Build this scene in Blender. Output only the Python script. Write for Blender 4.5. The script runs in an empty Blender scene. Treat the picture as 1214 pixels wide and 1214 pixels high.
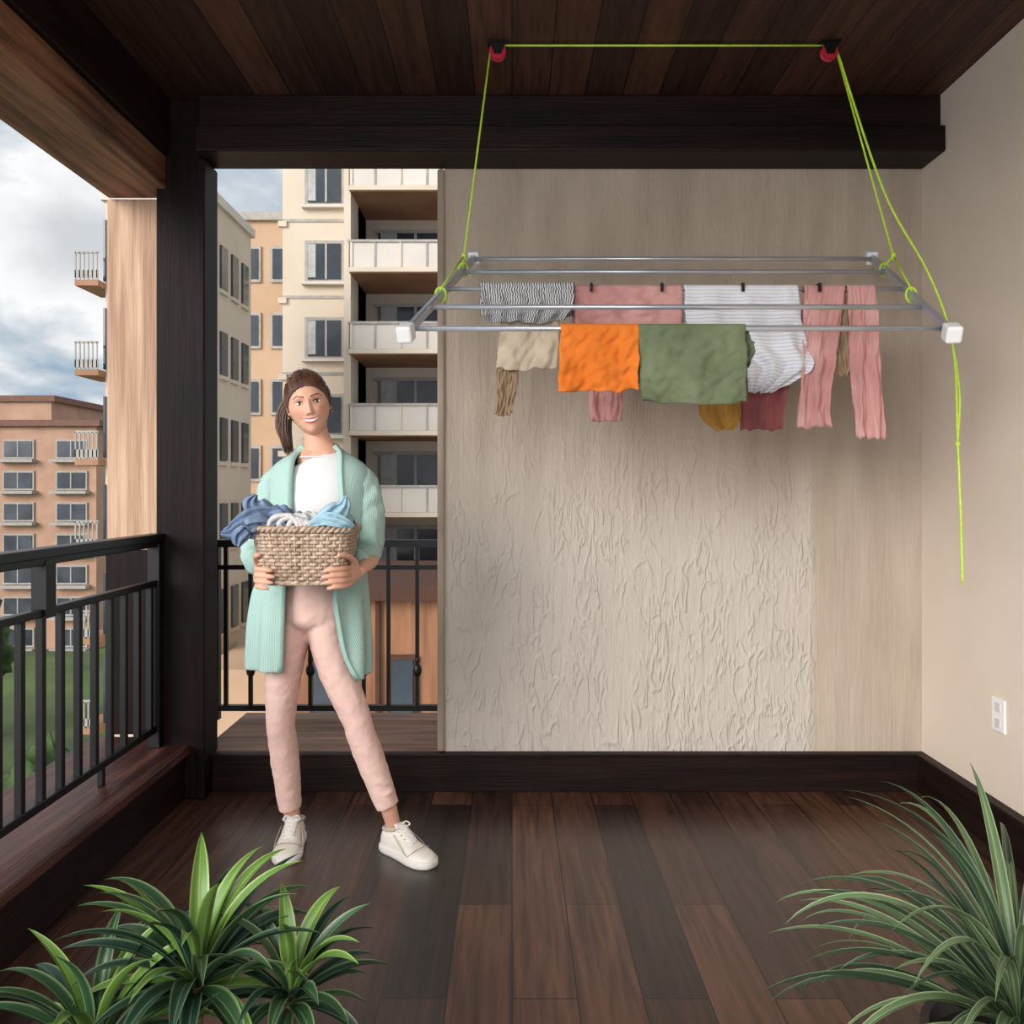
import bpy, math, random, bisect
from mathutils import Vector, Matrix, noise
random.seed(7)
pi=math.pi
EYE=1.28
# pixel helper: pixel column, pixel row and chosen depth -> world metres
def at(u,v,d): return Vector(((u-607)*d/1000.0, d, EYE-(v-580)*d/1000.0))
def lin(c):
    return tuple(((x/255)/12.92 if x/255<=.04045 else ((x/255+.055)/1.055)**2.4) for x in c)+(1,)

# ------------------------------------------------------------- materials
def M(name,col,rough=.6,col2=None,ns=4,stretch=(1,1,1),bump=0,bs=40,bstretch=(1,1,1),metal=0,spec=.5,coat=0,sheen=0):
    m=bpy.data.materials.new(name); m.use_nodes=True
    nt=m.node_tree; N=nt.nodes; L=nt.links; b=N['Principled BSDF']
    b.inputs['Roughness'].default_value=rough; b.inputs['Metallic'].default_value=metal
    b.inputs['Specular IOR Level'].default_value=spec
    if coat: b.inputs['Coat Weight'].default_value=coat
    if sheen: b.inputs['Sheen Weight'].default_value=sheen
    tc=N.new('ShaderNodeTexCoord')
    if col2 is None: col2=tuple(max(0,c*.9) for c in col)
    mp=N.new('ShaderNodeMapping'); mp.inputs['Scale'].default_value=stretch
    L.new(tc.outputs['Object'],mp.inputs['Vector'])
    nz=N.new('ShaderNodeTexNoise'); nz.inputs['Scale'].default_value=ns; nz.inputs['Detail'].default_value=5
    L.new(mp.outputs[0],nz.inputs['Vector'])
    cr=N.new('ShaderNodeValToRGB'); cr.color_ramp.elements[0].position=.35; cr.color_ramp.elements[1].position=.65
    cr.color_ramp.elements[0].color=lin(col2); cr.color_ramp.elements[1].color=lin(col)
    L.new(nz.outputs['Fac'],cr.inputs[0]); L.new(cr.outputs[0],b.inputs['Base Color'])
    if bump:
        m2=N.new('ShaderNodeMapping'); m2.inputs['Scale'].default_value=bstretch; L.new(tc.outputs['Object'],m2.inputs['Vector'])
        n2=N.new('ShaderNodeTexNoise'); n2.inputs['Scale'].default_value=bs; n2.inputs['Detail'].default_value=4
        L.new(m2.outputs[0],n2.inputs['Vector'])
        bp=N.new('ShaderNodeBump'); bp.inputs['Strength'].default_value=bump; bp.inputs['Distance'].default_value=.01
        L.new(n2.outputs['Fac'],bp.inputs['Height']); L.new(bp.outputs[0],b.inputs['Normal'])
    return m
def planks(name,c1,c2,row,length,rough,gap,grain=.5,coat=0,spec=.5):
    m=bpy.data.materials.new(name); m.use_nodes=True
    nt=m.node_tree; N=nt.nodes; L=nt.links; b=N['Principled BSDF']; b.inputs['Specular IOR Level'].default_value=spec
    tc=N.new('ShaderNodeTexCoord'); sp=N.new('ShaderNodeSeparateXYZ'); cb=N.new('ShaderNodeCombineXYZ')
    L.new(tc.outputs['Object'],sp.inputs[0]); L.new(sp.outputs['Y'],cb.inputs['X']); L.new(sp.outputs['X'],cb.inputs['Y'])
    br=N.new('ShaderNodeTexBrick'); br.offset=.37; br.inputs['Scale'].default_value=1
    br.inputs['Color1'].default_value=lin(c1); br.inputs['Color2'].default_value=lin(c2)
    br.inputs['Mortar'].default_value=lin(gap); br.inputs['Mortar Size'].default_value=.0022
    br.inputs['Brick Width'].default_value=length; br.inputs['Row Height'].default_value=row
    L.new(cb.outputs[0],br.inputs['Vector'])
    mp=N.new('ShaderNodeMapping'); mp.inputs['Scale'].default_value=(26,1.6,1); L.new(tc.outputs['Object'],mp.inputs['Vector'])
    nz=N.new('ShaderNodeTexNoise'); nz.inputs['Scale'].default_value=1.6; nz.inputs['Detail'].default_value=8; nz.inputs['Distortion'].default_value=.6
    L.new(mp.outputs[0],nz.inputs['Vector'])
    cr=N.new('ShaderNodeValToRGB'); cr.color_ramp.elements[0].position=.3; cr.color_ramp.elements[1].position=.72
    cr.color_ramp.elements[0].color=(1-grain,1-grain,1-grain,1); cr.color_ramp.elements[1].color=(1+grain*.5,1+grain*.5,1+grain*.5,1)
    L.new(nz.outputs['Fac'],cr.inputs[0])
    mx=N.new('ShaderNodeMixRGB'); mx.blend_type='MULTIPLY'; mx.inputs[0].default_value=1
    L.new(br.outputs['Color'],mx.inputs[1]); L.new(cr.outputs[0],mx.inputs[2]); L.new(mx.outputs[0],b.inputs['Base Color'])
    b.inputs['Roughness'].default_value=rough
    if coat: b.inputs['Coat Weight'].default_value=coat; b.inputs['Coat Roughness'].default_value=.22
    bp=N.new('ShaderNodeBump'); bp.inputs['Strength'].default_value=.35; bp.inputs['Distance'].default_value=.004
    iv=N.new('ShaderNodeMath'); iv.operation='SUBTRACT'; L.new(nz.outputs['Fac'],iv.inputs[0]); L.new(br.outputs['Fac'],iv.inputs[1])
    L.new(iv.outputs[0],bp.inputs['Height']); L.new(bp.outputs[0],b.inputs['Normal'])
    return m
def uvstripe(name,c1,c2,scale,axis='X',rough=.85,bump=.0,sharp=.1,mid=.5,dist=.3):
    m=bpy.data.materials.new(name); m.use_nodes=True
    nt=m.node_tree; N=nt.nodes; L=nt.links; b=N['Principled BSDF']; b.inputs['Roughness'].default_value=rough
    b.inputs['Specular IOR Level'].default_value=.2
    tc=N.new('ShaderNodeTexCoord'); w=N.new('ShaderNodeTexWave'); w.bands_direction=axis; w.inputs['Scale'].default_value=scale
    w.inputs['Distortion'].default_value=dist; w.inputs['Detail'].default_value=1
    L.new(tc.outputs['UV'],w.inputs['Vector'])
    cr=N.new('ShaderNodeValToRGB'); cr.color_ramp.elements[0].position=mid-sharp; cr.color_ramp.elements[1].position=mid+sharp
    cr.color_ramp.elements[0].color=lin(c1); cr.color_ramp.elements[1].color=lin(c2)
    L.new(w.outputs['Fac'],cr.inputs[0]); L.new(cr.outputs[0],b.inputs['Base Color'])
    if bump:
        bp=N.new('ShaderNodeBump'); bp.inputs['Strength'].default_value=bump; bp.inputs['Distance'].default_value=.003
        L.new(w.outputs['Fac'],bp.inputs['Height']); L.new(bp.outputs[0],b.inputs['Normal'])
    return m

floor_m=planks('dark_plank_floor',(96,62,46),(38,25,20),.165,1.3,.34,(8,5,4),.65,coat=.22,spec=.45)
ceil_m=planks('dark_plank_ceiling',(84,54,40),(48,29,22),.15,6,.6,(7,4,4),.55,spec=.3)
dark_m=M('dark_stained_wood',(34,18,15),.5,(20,11,9),2,(12,1,12),.2,6,(20,1,20),spec=.2)
darkh=M('dark_stained_board',(34,19,15),.5,(20,11,9),2,(1,12,12),.2,6,(1,20,20),spec=.2)
column_m=M('dark_column_wood',(31,15,13),.55,(17,9,8),2,(14,14,1),.15,6,(20,20,1),spec=.15)
beam_m=M('brown_beam_wood',(138,94,68),.55,(78,50,36),2.2,(14,1,14),.3,6,(20,1,20),spec=.3)
oak_m=M('oak_post_wood',(206,170,140),.6,(164,124,96),2.0,(14,14,.8),.3,6,(20,20,1))
ledge_m=M('ledge_wood',(100,60,50),.45,(60,34,28),2,(14,1,14),.2,6,(20,1,20),spec=.35)
black_m=M('black_metal',(24,22,24),.4,(18,16,18),3,metal=.3)
right_m=M('painted_wall',(226,211,195),.9,(217,201,184),1.2,bump=.12,bs=14)
white_m=M('white_plastic',(240,240,240),.35,(232,232,230))
steel_m=M('brushed_steel',(206,210,218),.3,(190,194,202),6,metal=.6)
rope_m=M('neon_cord',(204,240,80),.6,(184,224,56),60)
red_m=M('red_wheel',(190,40,62),.4,(170,30,52))

def stucco():
    m=bpy.data.materials.new('stucco_plaster'); m.use_nodes=True
    nt=m.node_tree; N=nt.nodes; L=nt.links; b=N['Principled BSDF']; b.inputs['Roughness'].default_value=.92; b.inputs['Specular IOR Level'].default_value=.25
    tc=N.new('ShaderNodeTexCoord')
    def nz(scale,st,det=4,dist=0,rot=0):
        mp=N.new('ShaderNodeMapping'); mp.inputs['Scale'].default_value=st; mp.inputs['Rotation'].default_value=(0,rot,0); L.new(tc.outputs['Object'],mp.inputs['Vector'])
        n=N.new('ShaderNodeTexNoise'); n.inputs['Scale'].default_value=scale; n.inputs['Detail'].default_value=det; n.inputs['Distortion'].default_value=dist
        L.new(mp.outputs[0],n.inputs['Vector']); return n.outputs['Fac']
    def ramp(x,a,c,smooth=False):
        r=N.new('ShaderNodeMapRange'); r.inputs[1].default_value=a; r.inputs[2].default_value=c; r.clamp=True
        if smooth: r.interpolation_type='SMOOTHSTEP'
        L.new(x,r.inputs[0]); return r.outputs[0]
    def mul(a,c,op='MULTIPLY'):
        r=N.new('ShaderNodeMath'); r.operation=op
        for i,q in enumerate((a,c)):
            if isinstance(q,(int,float)): r.inputs[i].default_value=q
            else: L.new(q,r.inputs[i])
        return r.outputs[0]
    sp=N.new('ShaderNodeSeparateXYZ'); L.new(tc.outputs['Object'],sp.inputs[0])
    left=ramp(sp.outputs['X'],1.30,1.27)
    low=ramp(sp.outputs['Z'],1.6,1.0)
    def ridge(src,wd):
        a=mul(src,.5,'SUBTRACT'); r=N.new('ShaderNodeMath'); r.operation='ABSOLUTE'; L.new(a,r.inputs[0]); return ramp(r.outputs[0],wd,0,True)
    r1=ridge(nz(16,(1,1,.34),2,.4,.22),.075); msk=ramp(nz(8,(1,1,.6),2,0),.42,.58,True)
    r2=ridge(nz(23,(1,1,.30),2,.3,-.28),.085); msk2=ramp(nz(9,(1.3,1,.7),2,.2,.5),.44,.60,True)
    drips=mul(mul(r1,msk),mul(r2,msk2),'MAXIMUM')
    streak=nz(9,(4,1,.30),4,.5)
    streak2=nz(14,(5,1,.5),3,.3)
    fine=nz(60,(1,1,1),3)
    lump=nz(22,(1,1,.5),4,.5)
    h=mul(mul(mul(mul(drips,.6),mul(lump,.7),'ADD'),mul(left,mul(low,.28,'ADD'))),mul(mul(mul(streak,.7),mul(streak2,.4),'ADD'),mul(fine,.2),'ADD'),'ADD')
    bp=N.new('ShaderNodeBump'); bp.inputs['Strength'].default_value=.55; bp.inputs['Distance'].default_value=.013
    L.new(h,bp.inputs['Height']); L.new(bp.outputs[0],b.inputs['Normal'])
    cr=N.new('ShaderNodeValToRGB'); cr.color_ramp.elements[0].position=.3; cr.color_ramp.elements[1].position=.7
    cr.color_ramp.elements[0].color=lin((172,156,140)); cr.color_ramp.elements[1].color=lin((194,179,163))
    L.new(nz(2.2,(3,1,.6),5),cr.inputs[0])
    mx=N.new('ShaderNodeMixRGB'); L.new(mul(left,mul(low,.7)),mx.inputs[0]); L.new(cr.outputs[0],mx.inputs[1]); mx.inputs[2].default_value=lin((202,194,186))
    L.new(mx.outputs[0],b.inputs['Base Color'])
    return m
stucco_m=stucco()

# ------------------------------------------------------------- mesh helpers
class MB:
    def __init__(s): s.v=[];s.f=[];s.mi=[];s.uv=[]
    def add(s,geo,mi=0):
        v,f=geo[0],geo[1]; uv=geo[2] if len(geo)>2 else None
        o=len(s.v); s.v+= [tuple(x) for x in v]
        for k,fc in enumerate(f):
            s.f.append(tuple(i+o for i in fc)); s.mi.append(mi)
            s.uv.append(uv[k] if uv else [(0,0)]*len(fc))
        return s
    def obj(s,name,mats,parent=None,smooth=True):
        me=bpy.data.meshes.new(name); me.from_pydata(s.v,[],s.f); me.validate(clean_customdata=False)
        for m in (mats if isinstance(mats,list) else [mats]): me.materials.append(m)
        ul=me.uv_layers.new(name='UVMap')
        if len(me.polygons)==len(s.f):
            for p in me.polygons:
                p.material_index=s.mi[p.index]; p.use_smooth=smooth
                for li,q in zip(p.loop_indices,s.uv[p.index]): ul.data[li].uv=q
        else:
            for p in me.polygons: p.use_smooth=smooth
        ob=bpy.data.objects.new(name,me); bpy.context.collection.objects.link(ob)
        if parent: ob.parent=parent
        return ob
def empty(name,loc=(0,0,0)):
    e=bpy.data.objects.new(name,None); bpy.context.collection.objects.link(e); e.empty_display_size=.1
    return e
def box(x0,x1,y0,y1,z0,z1):
    v=[(x0,y0,z0),(x1,y0,z0),(x1,y1,z0),(x0,y1,z0),(x0,y0,z1),(x1,y0,z1),(x1,y1,z1),(x0,y1,z1)]
    f=[(0,3,2,1),(4,5,6,7),(0,1,5,4),(1,2,6,5),(2,3,7,6),(3,0,4,7)]
    return v,f
def boxes(name,items,mats,parent=None,bevel=0):
    mb=MB()
    for it in items: mb.add(box(*it[:6]),it[6] if len(it)>6 else 0)
    ob=mb.obj(name,mats,parent,smooth=False)
    if bevel:
        md=ob.modifiers.new('bevel','BEVEL'); md.width=bevel; md.segments=2; md.limit_method='ANGLE'
    return ob
def catmull(P,n):
    if n<=1: return [tuple(p) for p in P]
    out=[]; P=[tuple(p) for p in P]; K=len(P)
    for i in range(K-1):
        p0=P[max(i-1,0)];p1=P[i];p2=P[i+1];p3=P[min(i+2,K-1)]
        for j in range(n):
            t=j/n
            out.append(tuple(.5*((2*b)+(-a+c)*t+(2*a-5*b+4*c-d)*t*t+(-a+3*b-3*c+d)*t**3) for a,b,c,d in zip(p0,p1,p2,p3)))
    out.append(P[-1]); return out
def tube(pts,rad,seg=12,sm=1,cap=True,ref=(0,-1,0),phase=0,closed=False):
    R=[(r,r) if isinstance(r,(int,float)) else r for r in rad]
    if len(R)==1: R=R*len(pts)
    Q=[tuple(p)+tuple(r) for p,r in zip(pts,R)]
    Q=catmull(Q,sm)
    P=[Vector(q[:3]) for q in Q]; R=[(max(q[3],1e-4),max(q[4],1e-4)) for q in Q]
    n=len(P); vs=[];fs=[];uv=[]
    T=[]
    for i in range(n):
        a=P[(i-1)%n] if closed else P[max(i-1,0)]; b=P[(i+1)%n] if closed else P[min(i+1,n-1)]
        t=b-a; T.append(t.normalized() if t.length>1e-9 else Vector((0,0,1)))
    r=Vector(ref)
    if abs(r.dot(T[0]))>.95: r=Vector((0,0,1)) if abs(T[0].z)<.9 else Vector((1,0,0))
    nn=(r-T[0]*r.dot(T[0])).normalized()
    for i in range(n):
        if i: nn=(nn-T[i]*nn.dot(T[i])).normalized()
        s=T[i].cross(nn)
        for k in range(seg):
            a=2*pi*k/seg+phase
            vs.append(P[i]+s*(math.cos(a)*R[i][0])+nn*(math.sin(a)*R[i][1]))
    m=n if closed else n-1
    for i in range(m):
        j=(i+1)%n
        for k in range(seg):
            k2=(k+1)%seg
            fs.append((i*seg+k,i*seg+k2,j*seg+k2,j*seg+k))
            u0=k/seg;u1=(k+1)/seg;v0=i/n;v1=(i+1)/n
            uv.append([(u0,v0),(u1,v0),(u1,v1),(u0,v1)])
    if cap and not closed:
        fs.append(tuple(range(seg-1,-1,-1))); uv.append([(0,0)]*seg)
        fs.append(tuple((n-1)*seg+k for k in range(seg))); uv.append([(0,0)]*seg)
    return vs,fs,uv
def ellipsoid(c,r,seg=24,rings=14,rot=None,fn=None):
    vs=[];fs=[];uv=[];c=Vector(c)
    for i in range(rings+1):
        ph=pi*i/rings
        for k in range(seg):
            th=2*pi*k/seg
            n=Vector((math.sin(ph)*math.sin(th),-math.sin(ph)*math.cos(th),math.cos(ph)))
            p=Vector((n.x*r[0],n.y*r[1],n.z*r[2]))
            if fn: p=fn(p,n)
            if rot: p=rot@p
            vs.append(c+p)
    for i in range(rings):
        for k in range(seg):
            k2=(k+1)%seg
            fs.append((i*seg+k,(i+1)*seg+k,(i+1)*seg+k2,i*seg+k2)); uv.append([(k/seg,i/rings),(k/seg,(i+1)/rings),((k+1)/seg,(i+1)/rings),((k+1)/seg,i/rings)])
    return vs,fs,uv
def remesh(ob,vox,it=3,fac=.5):
    m=ob.modifiers.new('r','REMESH'); m.mode='VOXEL'; m.voxel_size=vox; m.use_smooth_shade=True
    s=ob.modifiers.new('s','SMOOTH'); s.iterations=it; s.factor=fac

# ------------------------------------------------------------- room shell
CE=2.89
boxes('floor',[(-1.36,1.78,-.6,3.6,-.12,0)],[floor_m])
boxes('ceiling',[(-1.75,1.95,.1,3.8,CE,CE+.12)],[ceil_m])
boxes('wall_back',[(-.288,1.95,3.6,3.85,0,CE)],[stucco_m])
boxes('wall_right',[(1.75,1.95,-.6,3.6,0,CE)],[right_m])
boxes('baseboard_back',[(-1.33,1.75,3.565,3.6,0,.15),(-1.33,1.75,3.555,3.6,.15,.163)],[darkh],bevel=.003)
boxes('baseboard_right',[(1.715,1.75,-.6,3.565,0,.15),(1.707,1.75,-.6,3.565,.15,.163)],[dark_m],bevel=.003)
boxes('ceiling_beam',[(-1.28,1.75,3.44,3.6,2.75,CE),(-1.28,1.75,3.40,3.6,2.645,2.75)],[darkh],bevel=.006)
boxes('corner_column',[(-1.47,-1.28,3.48,3.62,0,CE),(-1.30,-1.265,3.47,3.63,0,2.645)],[column_m],bevel=.008)
boxes('side_beam',[(-1.72,-1.43,.1,3.6,2.52,2.655,0),(-1.75,-1.41,.1,3.6,2.655,CE,1)],[beam_m,dark_m],bevel=.006)
boxes('wooden_post',[(-1.73,-1.47,3.6,3.85,1.02,2.52,0),(-1.74,-1.46,3.605,3.86,.23,1.02,1)],[oak_m,column_m],bevel=.008)
boxes('parapet_ledge',[(-1.78,-1.33,-.6,3.6,.185,.225,0),(-1.76,-1.35,-.6,3.6,0,.185,1)],[ledge_m,dark_m],bevel=.006)
boxes('window_sill',[(-1.33,-.288,3.6,4.22,.0,.163)],[M('sill_wood',(140,104,84),.55,(94,66,52),2,(1,12,12))],bevel=.006)
boxes('trim_1',[(-.318,-.286,3.585,3.86,.163,2.645)],[M('wall_edge_bead',(168,150,132),.8)],bevel=.01)

it=[(-1.49,-1.43,.0,3.49,1.068,1.098),(-1.48,-1.44,.0,3.49,1.045,1.07),(-1.475,-1.445,.0,3.49,.885,.91),(-1.475,-1.445,.0,3.49,.29,.318)]
y=.15
while y<3.45:
    it.append((-1.472,-1.448,y-.011,y+.011,.3,.9)); y+=.112
for yy in (2.63,1.3,.1,3.46): it.append((-1.485,-1.435,yy-.028,yy+.028,.225 if yy>3 or yy<.5 else .88,1.06))
for yy in (2.0,3.0,1.0): it.append((-1.47,-1.45,yy-.012,yy+.012,.225,.3))
boxes('balcony_railing',it,[black_m],bevel=.003)
it=[(-1.46,-.25,4.07,4.13,1.0,1.035),(-1.46,-.25,4.085,4.115,.89,.912),(-1.46,-.25,4.085,4.115,.205,.232)]
mb=MB()
for i,x in enumerate([-1.39,-1.27,-1.14,-.98,-.85,-.72,-.60,-.46,-.34]):
    it.append((x-.009,x+.009,4.09,4.11,.22,1.0))
    if i%2: 
        mb.add(ellipsoid((x,4.1,.40),(.022,.022,.033),12,8)); mb.add(ellipsoid((x,4.1,.45),(.013,.013,.018),12,8))
for x in (-1.44,-.30): it.append((x-.02,x+.02,4.08,4.12,.163,1.0))
for v in it: mb.add(box(*v))
mb.obj('balcony_railing.001',black_m,smooth=False)

e=empty('wall_outlet')
boxes('plate',[(1.742,1.75,2.985,3.065,.41,.53)],[white_m],e,.003)
boxes('sockets',[(1.739,1.743,3.008,3.042,.482,.515),(1.739,1.743,3.008,3.042,.425,.458)],[M('socket_face',(215,213,208),.4)],e,.004)

# ------------------------------------------------------------- drying rack
A=Vector((-.309,2.47,1.739)); B=Vector((1.287,2.47,1.739)); D=Vector((-.150,3.40,2.215))
def RK(s,t): return A+(B-A)*s+(D-A)*t
rack=empty('clothes_drying_rack')
mb=MB()
TS=[.04,.27,.5,.75,.97]
for t in TS: mb.add(tube([RK(.0,t),RK(1,t)],[.0085],16))
mb.obj('rails',steel_m,rack)
mb=MB()
for s in (0,1): mb.add(tube([RK(s,-.01),RK(s,1.01)],[(.013,.022)],4,phase=pi/4,ref=(0,0,1)))
ob=mb.obj('side_bars',steel_m,rack,smooth=False); md=ob.modifiers.new('b','BEVEL'); md.width=.003
mb=MB()
for s in (0,1):
    for t in (-.005,1.0):
        c=RK(s,t); d=(D-A).normalized()*.028
        mb.add(tube([c-d,c+d],[(.032,.036)],4,phase=pi/4,ref=(0,0,1)))
ob=mb.obj('corner_caps',white_m,rack,smooth=False); md=ob.modifiers.new('b','BEVEL'); md.width=.008; md.segments=3
mb=MB()
PL=Vector((-.052,3.04,2.855)); PR=Vector((1.143,3.04,2.855))
kl=Vector((-.172,3.02,2.115)); kr=Vector((1.365,3.02,2.115))
def rope(p,r=.0036,sm=8): mb.add(tube(p,[r],8,sm=sm))
rope([PL+Vector((0,0,.024)),PR+Vector((0,0,.024))],sm=1)
rope([PL+Vector((-.027,0,.0)),kl],sm=1)
rope([kl,RK(0,.78)+Vector((0,0,.02)),RK(0,.78)-Vector((0,0,.02))],sm=1); rope([kl,RK(0,.42)+Vector((0,0,.02)),RK(0,.42)-Vector((0,0,.02))],sm=1)
rope([PR+Vector((.027,0,0)),kr],sm=1)
rope([kr,RK(1,.78)+Vector((0,0,.02)),RK(1,.78)-Vector((0,0,.02))],sm=1); rope([kr,RK(1,.42)+Vector((0,0,.02)),RK(1,.42)-Vector((0,0,.02))],sm=1)
for k in (kl,kr): mb.add(ellipsoid(k,(.009,.009,.014),10,8))
rope([PR+Vector((.03,0,0)),(1.33,3.02,2.35),(1.47,3.0,2.07),(1.535,2.98,1.88),(1.565,2.98,1.72),(1.575,2.98,1.45),(1.585,2.98,1.2),(1.592,2.98,.95)],.0042)
rope([(1.563,2.975,1.75),(1.577,2.97,1.6),(1.572,2.975,1.45)],.0035)
mb.add(ellipsoid((1.575,2.98,1.44),(.009,.009,.012),10,8))
for s in (0,1):
    for t in (.42,.78):
        c=RK(s,t); mb.add(tube([c+Vector((.018*math.cos(a),0,.026*math.sin(a))) for a in [2*pi*i/12 for i in range(12)]],[.004],6,closed=True))
mb.obj('cord',rope_m,rack)
mb=MB()
for P0 in (PL,PR):
    mb.add(box(P0.x-.035,P0.x+.035,3.015,3.065,CE-.008,CE),0)
    for yy in (3.022,3.054): mb.add(([(P0.x-.028,yy,CE-.008),(P0.x+.028,yy,CE-.008),(P0.x+.012,yy,P0.z-.012),(P0.x-.012,yy,P0.z-.012),(P0.x-.028,yy+.004,CE-.008),(P0.x+.028,yy+.004,CE-.008),(P0.x+.012,yy+.004,P0.z-.012),(P0.x-.012,yy+.004,P0.z-.012)],[(0,1,2,3),(7,6,5,4),(0,4,5,1),(1,5,6,2),(2,6,7,3),(3,7,4,0)]),0)
    mb.add(tube([P0+Vector((0,-.011,0)),P0+Vector((0,-.005,0)),P0+Vector((0,.005,0)),P0+Vector((0,.011,0))],[.03,.024,.024,.03],28),1)
    mb.add(tube([P0+Vector((0,-.024,0)),P0+Vector((0,.024,0))],[.007],12),0)
ob=mb.obj('pulleys',[black_m,red_m],rack,smooth=False)

# ------------------------------------------------------------- garments
def cloth(name,pieces,mats):
    mb=MB()
    for pc in pieces:
        d=pc['d'];rows=pc['rows'];k=pc.get('k',3);amp=pc.get('amp',.012);back=pc.get('back',.12);mi=pc.get('mi',0);sd=pc.get('seed',1)
        nv=40;nu=48
        R=catmull([tuple(r) for r in rows],12)
        vs0,vs1=rows[0][0],rows[-1][0]
        grid=[]
        for i in range(nv+1):
            t=1-i/nv
            v=vs0+(vs1-vs0)*t
            r=min(R,key=lambda q:abs(q[0]-v)); xl=(r[1]-607)*d/1000; xr=(r[2]-607)*d/1000
            z=EYE-(v-580)*d/1000
            row=[]
            for j in range(nu+1):
                s=j/nu
                f=amp*(t**.6)*math.sin(2*pi*(k*s)+sd+1.6*math.sin(3*t+sd))
                f+=.014*t**.5*noise.noise(Vector((s*5+sd,t*6,sd)))+.009*noise.noise(Vector((s*11+t*3,t*7+sd,sd)))+.004*abs(noise.noise(Vector((s*22,t*16+sd,sd))))
                edge=.004*noise.noise(Vector((s*6,sd*3.1,0)))*(t)
                xw=.004*noise.noise(Vector((t*9,sd*2.3,j/nu*2)))
                row.append(Vector((xl+(xr-xl)*s+xw,d-.012-abs(amp)*t*.5-f,z+edge*3)))
            grid.append(row)
        tr=grid[-1]
        zt=tr[0].z
        for a in (.4,.8,1.2,pi/2,2.0,2.5,pi):
            grid.append([Vector((p.x,d-.0125*math.cos(a),zt+.0125*math.sin(a))) for p in tr])
        for q in range(1,9):
            grid.append([Vector((p.x+.002*math.sin(q+j*.5),d+.0125+.008*math.sin(j*.4+q*.3)*q/8+.006*q/8,zt-back*q/8)) for j,p in enumerate(tr)])
        n=len(grid);vs=[p for r in grid for p in r];fs=[];uv=[]
        for i in range(n-1):
            for j in range(nu):
                a=i*(nu+1)+j
                fs.append((a,a+1,a+nu+2,a+nu+1)); uv.append([(j/nu,i/n),((j+1)/nu,i/n),((j+1)/nu,(i+1)/n),(j/nu,(i+1)/n)])
        mb.add((vs,fs,uv),mi)
    ob=mb.obj(name,mats)
    so=ob.modifiers.new('s','SOLIDIFY'); so.thickness=.0025; so.offset=0
    return ob
def fab(n,c,c2=None): return M(n,c,.9,c2,6,bump=.4,bs=22,bstretch=(1,1,.5),spec=.15,sheen=.1)
o_m=fab('orange_cotton',(226,128,52),(210,110,36)); g_m=fab('olive_cotton',(116,126,97),(98,108,80))
pk_m=fab('pink_denim',(212,164,158),(192,136,132)); dp_m=fab('rose_denim',(156,90,92)); be_m=fab('cream_cotton',(222,204,180)); kh_m=fab('khaki_cotton',(168,142,114)); mu_m=fab('mustard_cotton',(198,150,74))
gs_m=uvstripe('grey_stripe',(88,90,94),(214,214,212),12,'X',sharp=.22,dist=4); ws_m=uvstripe('white_stripe',(200,202,209),(228,228,233),13,'Y',sharp=.14,mid=.22)
df=RK(0,.04).y; zf=RK(0,.04).z
vf=580-(zf-EYE)/df*1000; 
dm=RK(0,.5).y; vm=580-(RK(0,.5).z-EYE)/dm*1000
cloth('orange_tshirt',[dict(d=df,rows=[(vf,665,757),(420,663,757),(464,661,755)],k=2,amp=.007,back=.14,seed=2)],[o_m])
cloth('green_tshirt',[dict(d=df,rows=[(vf,756,882),(425,757,884),(478,760,883)],k=2.5,amp=.009,back=.16,seed=5),
   dict(d=df+.03,rows=[(vf+8,870,887),(415,872,893),(438,876,886)],k=1,amp=.005,back=.03,seed=8)],[g_m])
cloth('striped_shirt',[dict(d=dm-.03,rows=[(vm-3,569,680),(362,572,680),(383,577,668)],k=5,amp=.012,back=.10,seed=3)],[gs_m])
cloth('cream_shirt',[dict(d=dm,rows=[(vm,598,662),(400,592,663),(438,588,660)],k=2,amp=.008,back=.08,seed=4),
   dict(d=dm+.01,rows=[(425,588,616),(460,588,613),(492,586,607)],k=1,amp=.006,back=.02,seed=6,mi=1)],[be_m,kh_m])
cloth('pink_trousers',[dict(d=dm,rows=[(vm,680,808),(365,680,808),(400,683,806)],k=3,amp=.01,back=.2,seed=7),
   dict(d=dm+.012,rows=[(385,690,745),(440,695,740),(500,699,736)],k=1.5,amp=.008,back=.02,seed=9)],[pk_m])
cloth('white_striped_tshirt',[dict(d=dm-.01,rows=[(vm,811,945),(385,815,950),(412,848,957),(438,880,962),(466,886,912)],k=3,amp=.014,back=.15,seed=11)],[ws_m])
cloth('rose_trousers',[dict(d=dm+.035,rows=[(vm+4,893,938),(430,880,955),(450,876,935),(510,876,926)],k=2,amp=.008,back=.12,seed=12)],[dp_m])
cloth('mustard_cloth',[dict(d=dm+.02,rows=[(vm+4,826,872),(470,826,876),(495,830,876),(511,848,868)],k=2,amp=.008,back=.1,seed=13)],[mu_m])
cloth('pink_jeans',[dict(d=dm,rows=[(vm,952,1000),(400,950,993),(470,945,982),(508,943,984)],k=2,amp=.012,back=.2,seed=14),
   dict(d=dm,rows=[(vm,1003,1036),(420,1006,1042),(520,1013,1048)],k=2,amp=.012,back=.2,seed=17),],[pk_m])
cloth('khaki_shirt',[dict(d=dm+.025,rows=[(vm+2,984,1014),(400,988,1016),(446,990,1008)],k=2,amp=.008,back=.1,seed=15)],[kh_m])
e=empty('clothespins')
mb=MB()
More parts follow.
